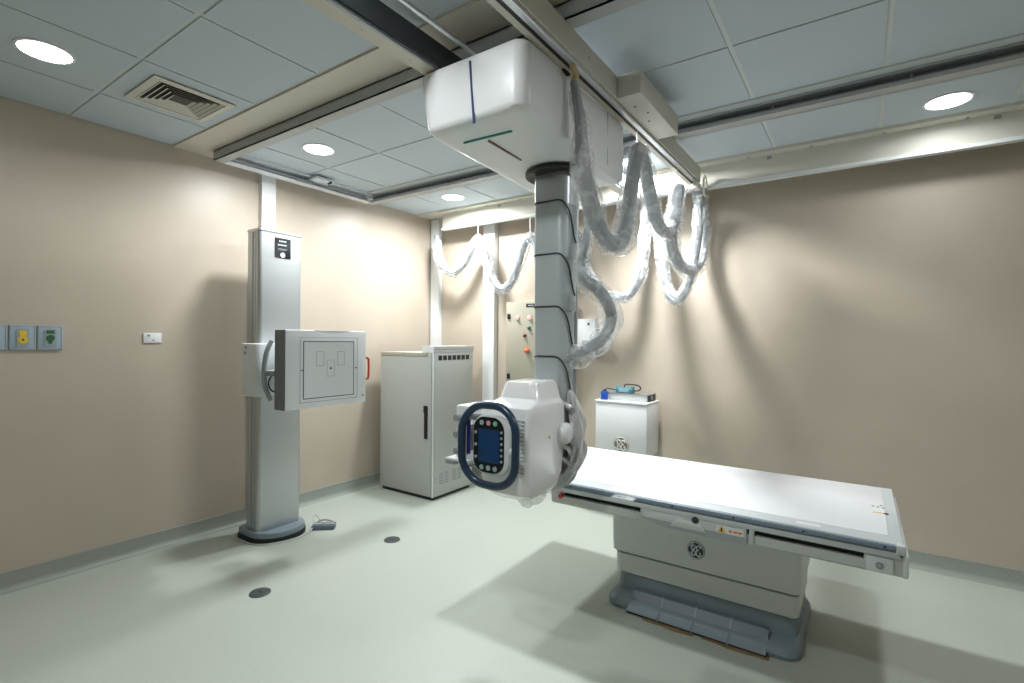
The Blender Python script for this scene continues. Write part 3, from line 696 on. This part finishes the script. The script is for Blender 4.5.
mk('keyhole', cyl(B(), (2.04, -0.158, 1.62), (2.04, -0.154, 1.62), .010, n=10), 'dark', t)

# white cabinet with badge
t = thing('wall_cabinet', 'white wall mounted cabinet with round script badge behind the table', 'cabinet', (2.435, -0.2, 0.535))
mk('body', box(B(), 2.205, 2.648, -0.345, -0.06, 0.54, 0.958, .006), 'white', t)
mk('lid', box(B(), 2.200, 2.653, -0.350, -0.055, 0.958, 0.978, .006), 'white', t)
mk('wall_bracket', box(B(), 2.26, 2.59, -0.062, 0, 0.60, 0.92), 'grey', t, smooth=False)
for x in (2.23, 2.625): mk('corner_foot', cyl(B(), (x, -0.32, 0.525), (x, -0.32, .542), .014, n=10), 'dark', t)
mk('front_groove', box(B(), 2.205, 2.648, -0.3465, -0.344, 0.950, 0.9535), 'line_grey', t, smooth=False)
logo(t, (2.435, -0.348, 0.622), (1, 0, 0), (0, 0, 1), (0, -1, 0), 0.068, 'logo_silver', 'logo_ground')
# things on it
t = thing('equipment_box', 'low grey metal equipment box on the white wall cabinet', 'equipment box', (2.44, -0.2, 0.978))
mk('body', box(B(), 2.225, 2.635, -0.300, -0.110, 0.978, 1.036, .003), 'pale_grey', t)
mk('cover', box(B(), 2.222, 2.638, -0.303, -0.107, 1.030, 1.040, .002), 'steel', t)
mk('end_plate', box(B(), 2.635, 2.640, -0.295, -0.115, 0.982, 1.030), 'dark', t, smooth=False)
mk('fan_grille', cyl(B(), (2.640, -0.205, 1.006), (2.643, -0.205, 1.006), .020, n=14), 'grey', t)
t = thing('blue_adapter', 'small bright blue plug adapter at the front of the grey equipment box', 'adapter', (2.272, -0.315, 0.978))
mk('body', box(B(), 2.245, 2.300, -0.332, -0.305, 0.978, 1.050, .004), 'blue', t)
mk('plug', box(B(), 2.258, 2.287, -0.325, -0.305, 1.050, 1.062, .003), 'dark', t)
t = thing('handheld_tester', 'teal handheld device with looped black cable on top of the equipment box', 'device', (2.43, -0.25, 1.040))
mk('body', box(B(), 2.360, 2.500, -0.29, -0.225, 1.040, 1.082, .010, 3), 'teal', t)
mk('grip', box(B(), 2.355, 2.375, -0.285, -0.23, 1.040, 1.094, .006), 'teal', t)
mk('grip', box(B(), 2.485, 2.505, -0.285, -0.23, 1.040, 1.094, .006), 'teal', t)
mk('panel', box(B(), 2.388, 2.472, -0.2915, -0.289, 1.050, 1.074), 'btn_grey', t, smooth=False)
mk('cable', tube(B(), spline([(2.502, -0.26, 1.06), (2.545, -0.255, 1.065), (2.56, -0.25, 1.085), (2.54, -0.25, 1.105), (2.48, -0.25, 1.112), (2.43, -0.25, 1.108), (2.42, -0.25, 1.085)], 6), .0055, 6), 'black', t)
mk('lead', tube(B(), spline([(2.358, -0.26, 1.062), (2.325, -0.27, 1.066), (2.285, -0.30, 1.072), (2.272, -0.315, 1.062)], 5), .006, 6), 'black', t)

# ================================================================== EXAMINATION TABLE
TT = thing('examination_table', 'long white x-ray examination table on a grey pedestal', 'table', (3.36, -1.3, 0))
TX0, TX1, TY0, TY1, TZ = 2.295, 4.180, -1.830, -0.925, 0.705
bm = B()
# table top frame with the white panel inset
mk('table_top', box(B(), TX0, TX1, TY0, TY1, TZ-.030, TZ, .006), 'table_edge', TT)
mk('top_panel', box(B(), TX0+.05, TX1-.045, TY0+.085, TY1-.035, TZ-.01, TZ+.0025, .002), 'table_white', TT)
mk('front_bumper', box(B(), TX0, TX1+.002, TY0-.014, TY0+.002, TZ-.026, TZ-.004, .005), 'bumper', TT)
mk('front_bumper_cap', box(B(), TX1-.025, TX1+.006, TY0-.017, TY0+.02, TZ-.036, TZ+.001, .005), 'table_edge', TT)
mk('accessory_rail', box(B(), TX0+.02, TX1-.01, TY0-.006, TY0+.03, TZ-.056, TZ-.030, .003), 'table_edge', TT)
mk('rear_bumper', box(B(), TX0, TX1, TY1-.002, TY1+.012, TZ-.028, TZ-.006, .005), 'table_edge', TT)
for k in range(7): mk('rail_screw', cyl(B(), (2.50+k*.27, TY0-.0155, TZ-.015), (2.50+k*.27, TY0-.012, TZ-.015), .005, n=8), 'dark', TT)
# under-frame with the cassette slots
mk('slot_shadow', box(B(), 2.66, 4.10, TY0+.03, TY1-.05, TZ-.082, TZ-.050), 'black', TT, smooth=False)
ap = [(TY0+.005, TZ-.082), (TY0+.008, TZ-.118), (TY0+.022, TZ-.130), (TY0+.10, TZ-.140), (TY1-.10, TZ-.140), (TY1-.022, TZ-.130), (TY1-.008, TZ-.118), (TY1-.005, TZ-.082)]
mk('under_frame', prism(B(), ap, 'x', 2.64, 4.175), 'pale_grey', TT, smooth=False)
mk('end_block', box(B(), 4.055, 4.178, TY0+.004, TY1-.004, TZ-.085, TZ-.050, .004), 'pale_grey', TT)
mk('end_cap', prism(B(), [(p[0], p[1]) for p in rr(TY0+.004, TY1-.004, TZ-.132, TZ-.034, .02, 5)], 'x', 4.174, 4.196, .008), 'offwhite', TT)
mk('end_block', box(B(), 2.64, 2.71, TY0+.004, TY1-.004, TZ-.085, TZ-.050, .004), 'pale_grey', TT)
tl = mk('button_plate', box(B(), 4.062, 4.148, TY0-.004, TY0+.006, TZ-.122, TZ-.062, .003), 'offwhite', TT)
mk('stop_button', cyl(B(), (4.105, TY0-.008, TZ-.093), (4.105, TY0-.003, TZ-.093), .013, n=16), 'grey', tl)
mk('stop_button_face', cyl(B(), (4.105, TY0-.010, TZ-.093), (4.105, TY0-.007, TZ-.093), .006, n=12), 'line_grey', tl)
mk('red_button', cyl(B(), (2.705, TY0-.016, TZ-.078), (2.705, TY0+.006, TZ-.078), .012, n=14), 'btn_red', TT, label='red stop button')
# cassette tray handle in the middle
cx0, cx1 = 3.150, 3.632
tr = mk('tray_handle', box(B(), cx0, cx1, TY0-.006, TY0+.06, TZ-.098, TZ-.056, .004), 'pale_grey', TT)
mk('handle_recess', prism(B(), [(cx0, TZ-.098), (cx0, TZ-.086), (cx1, TZ-.092), (cx1, TZ-.128), (cx0+.12, TZ-.128)], 'y', TY0-.003, TY0+.05), 'alu_dark', tr, smooth=False)
mk('pull_tab', prism(B(), [(cx0+.15, TZ-.110), (cx0+.31, TZ-.110), (cx0+.285, TZ-.068), (cx0+.185, TZ-.068)], 'y', TY0-.012, TY0, .004), 'pale_grey', tr)
mk('latch', cyl(B(), (cx0+.265, TY0-.012, TZ-.062), (cx0+.265, TY0, TZ-.062), .016, n=14), 'dark', tr)
lb = mk('warning_label', box(B(), cx1-.125, cx1-.012, TY0-.0078, TY0-.0055, TZ-.094, TZ-.062), 'white', tr, smooth=False)
mk('warning_triangle', prism(B(), [(cx1-.120, TZ-.091), (cx1-.084, TZ-.091), (cx1-.102, TZ-.064)], 'y', TY0-.009, TY0-.0075), 'yellow', lb, smooth=False)
mk('warning_mark', box(B(), cx1-.105, cx1-.099, TY0-.0096, TY0-.0088, TZ-.088, TZ-.072), 'black', lb, smooth=False)
for a, b in ((.072, .058), (.052, .036), (.032, .018)): mk('warning_print', box(B(), cx1-a, cx1-b, TY0-.0086, TY0-.0075, TZ-.084, TZ-.076), 'orange', lb, smooth=False)
mk('side_rib', box(B(), cx1+.010, cx1+.030, TY0-.003, TY0+.06, TZ-.120, TZ-.056, .003), 'pale_grey', TT)
# marks and labels on the top
for k, (px, py) in enumerate(((873, 506), (878, 507), (881, 505.5), (883, 508))):
    p = on(px, py, 'z', TZ+.0027); mk('top_mark', cyl(B(), p, p+Vector((0, 0, .0006)), .006, n=8), 'dark', TT)
p = on(881, 513, 'z', TZ+.0027); mk('arrow_mark', box(B(), p.x-.03, p.x+.02, p.y-.006, p.y+.006, TZ+.0024, TZ+.0034), 'yellow', TT, smooth=False)
mk('arrow_head', cyl(B(), (p.x+.018, p.y, TZ+.0024), (p.x+.018, p.y, TZ+.0038), .010, n=8), 'dark', TT)
p = on(808, 524, 'z', TZ); mk('paper_label', box(B(), p.x-.045, p.x+.045, p.y-.022, p.y+.018, TZ-.0005, TZ+.0010), 'white', TT, smooth=False)
p = on(622, 499, 'z', TZ); mk('tape_patch', box(B(), p.x-.055, p.x+.055, p.y-.005, p.y+.05, TZ-.0005, TZ+.0033), 'film_thin', TT, smooth=False)
# pedestal
def ploop(z, x0, x1, y0, y1, r): return [(q[0], q[1], z) for q in rr(x0, x1, y0, y1, r, 6)]
up = mk('upper_cover', loft(B(), [ploop(0.268, 2.868, 3.812, -1.505, -0.985, .035), ploop(0.272, 2.862, 3.817, -1.510, -0.98, .035), ploop(0.40, 2.858, 3.820, -1.512, -0.978, .035), ploop(0.572, 2.858, 3.820, -1.512, -0.978, .035)]), 'offwhite', TT)
mk('cover_joint', loft(B(), [ploop(0.255, 2.885, 3.800, -1.492, -1.0, .03), ploop(0.27, 2.885, 3.800, -1.492, -1.0, .03)]), 'grey', TT)
mk('lower_cover', loft(B(), [ploop(0.150, 2.886, 3.802, -1.494, -0.998, .035), ploop(0.155, 2.880, 3.806, -1.499, -0.993, .035), ploop(0.256, 2.878, 3.808, -1.501, -0.991, .035)]), 'offwhite', TT)
mk('plinth', loft(B(), [ploop(0.05, 2.888, 3.802, -1.496, -0.998, .04), ploop(0.152, 2.900, 3.792, -1.482, -1.01, .04)]), 'plinth', TT)
ft = mk('foot', loft(B(), [ploop(0.0, 2.868, 3.822, -1.612, -0.955, .075), ploop(0.018, 2.865, 3.825, -1.615, -0.952, .078), ploop(0.036, 2.868, 3.820, -1.606, -0.958, .075), ploop(0.052, 2.878, 3.810, -1.58, -0.968, .068), ploop(0.060, 2.892, 3.798, -1.52, -0.99, .05)]), 'plinth', TT)
PX0, PX1 = 3.005, 3.690
for k in range(4):
    a = PX0+(PX1-PX0)*k/4+.003; b = PX0+(PX1-PX0)*(k+1)/4-.003
    pd = mk('foot_pedal', prism(B(), [(-1.648, 0.016), (-1.646, 0.024), (-1.585, 0.042), (-1.570, 0.042), (-1.570, 0.016)], 'x', a, b), 'plinth_light', TT, smooth=False)
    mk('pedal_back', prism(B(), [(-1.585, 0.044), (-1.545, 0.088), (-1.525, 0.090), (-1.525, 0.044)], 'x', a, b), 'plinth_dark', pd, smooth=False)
for k in range(1, 4):
    x = PX0+(PX1-PX0)*k/4
    mk('pedal_divider', prism(B(), [(-1.652, 0.010), (-1.650, 0.027), (-1.585, 0.046), (-1.543, 0.092), (-1.52, 0.092), (-1.52, 0.02)], 'x', x-.003, x+.003), 'plinth', TT, smooth=False)
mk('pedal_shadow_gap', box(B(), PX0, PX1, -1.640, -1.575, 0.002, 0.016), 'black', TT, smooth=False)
logo(TT, (3.335, -1.5135, 0.375), (1, 0, 0), (0, 0, 1), (0, -1, 0), 0.046, 'white', 'navy')

# cardboard strips under the pedals
for k, (x0, x1, y, lab) in enumerate(((3.10, 3.36, -1.648, 'torn brown cardboard strip under the middle of the table pedals'), (3.40, 3.70, -1.642, 'torn brown cardboard strip under the right end of the table pedals'))):
    bm = B(); n = 10; a = []; b = []
    for i in range(n+1):
        x = x0+(x1-x0)*i/n; a.append((x, y-.012-.012*random.random()*math.sin(math.pi*i/n))); b.append((x, y+.03))
    loft(bm, [[(p[0], p[1], z) for p in a+b[::-1]] for z in (0.0, 0.005)])
    tag(mk('cardboard_strip', bm, 'card', smooth=False), lab, 'cardboard', 'cardboard strips under the table')

# floor drains
for (px, py, lab) in ((260, 593, 'dark round floor socket nearest the viewer'), (392, 540, 'dark round floor socket in front of the grey cabinet')):
    p = on(px, py, 'z', 0)
    t = thing('floor_cover', lab, 'floor socket', (p.x, p.y, 0), 'round floor sockets')
    mk('rim', loft(B(), [[(p.x+r*math.cos(s), p.y+r*math.sin(s), z) for s in [2*math.pi*i/28 for i in range(28)]] for r, z in ((.058, 0), (.058, .004), (.054, .007), (.046, .007))]), 'drain', t)
    mk('lid', cyl(B(), (p.x, p.y, .0), (p.x, p.y, .0085), .044, n=24), 'drain', t)
    mk('lid_slot', box(B(), p.x-.02, p.x+.02, p.y-.003, p.y+.003, .008, .0092), 'black', t, smooth=False)
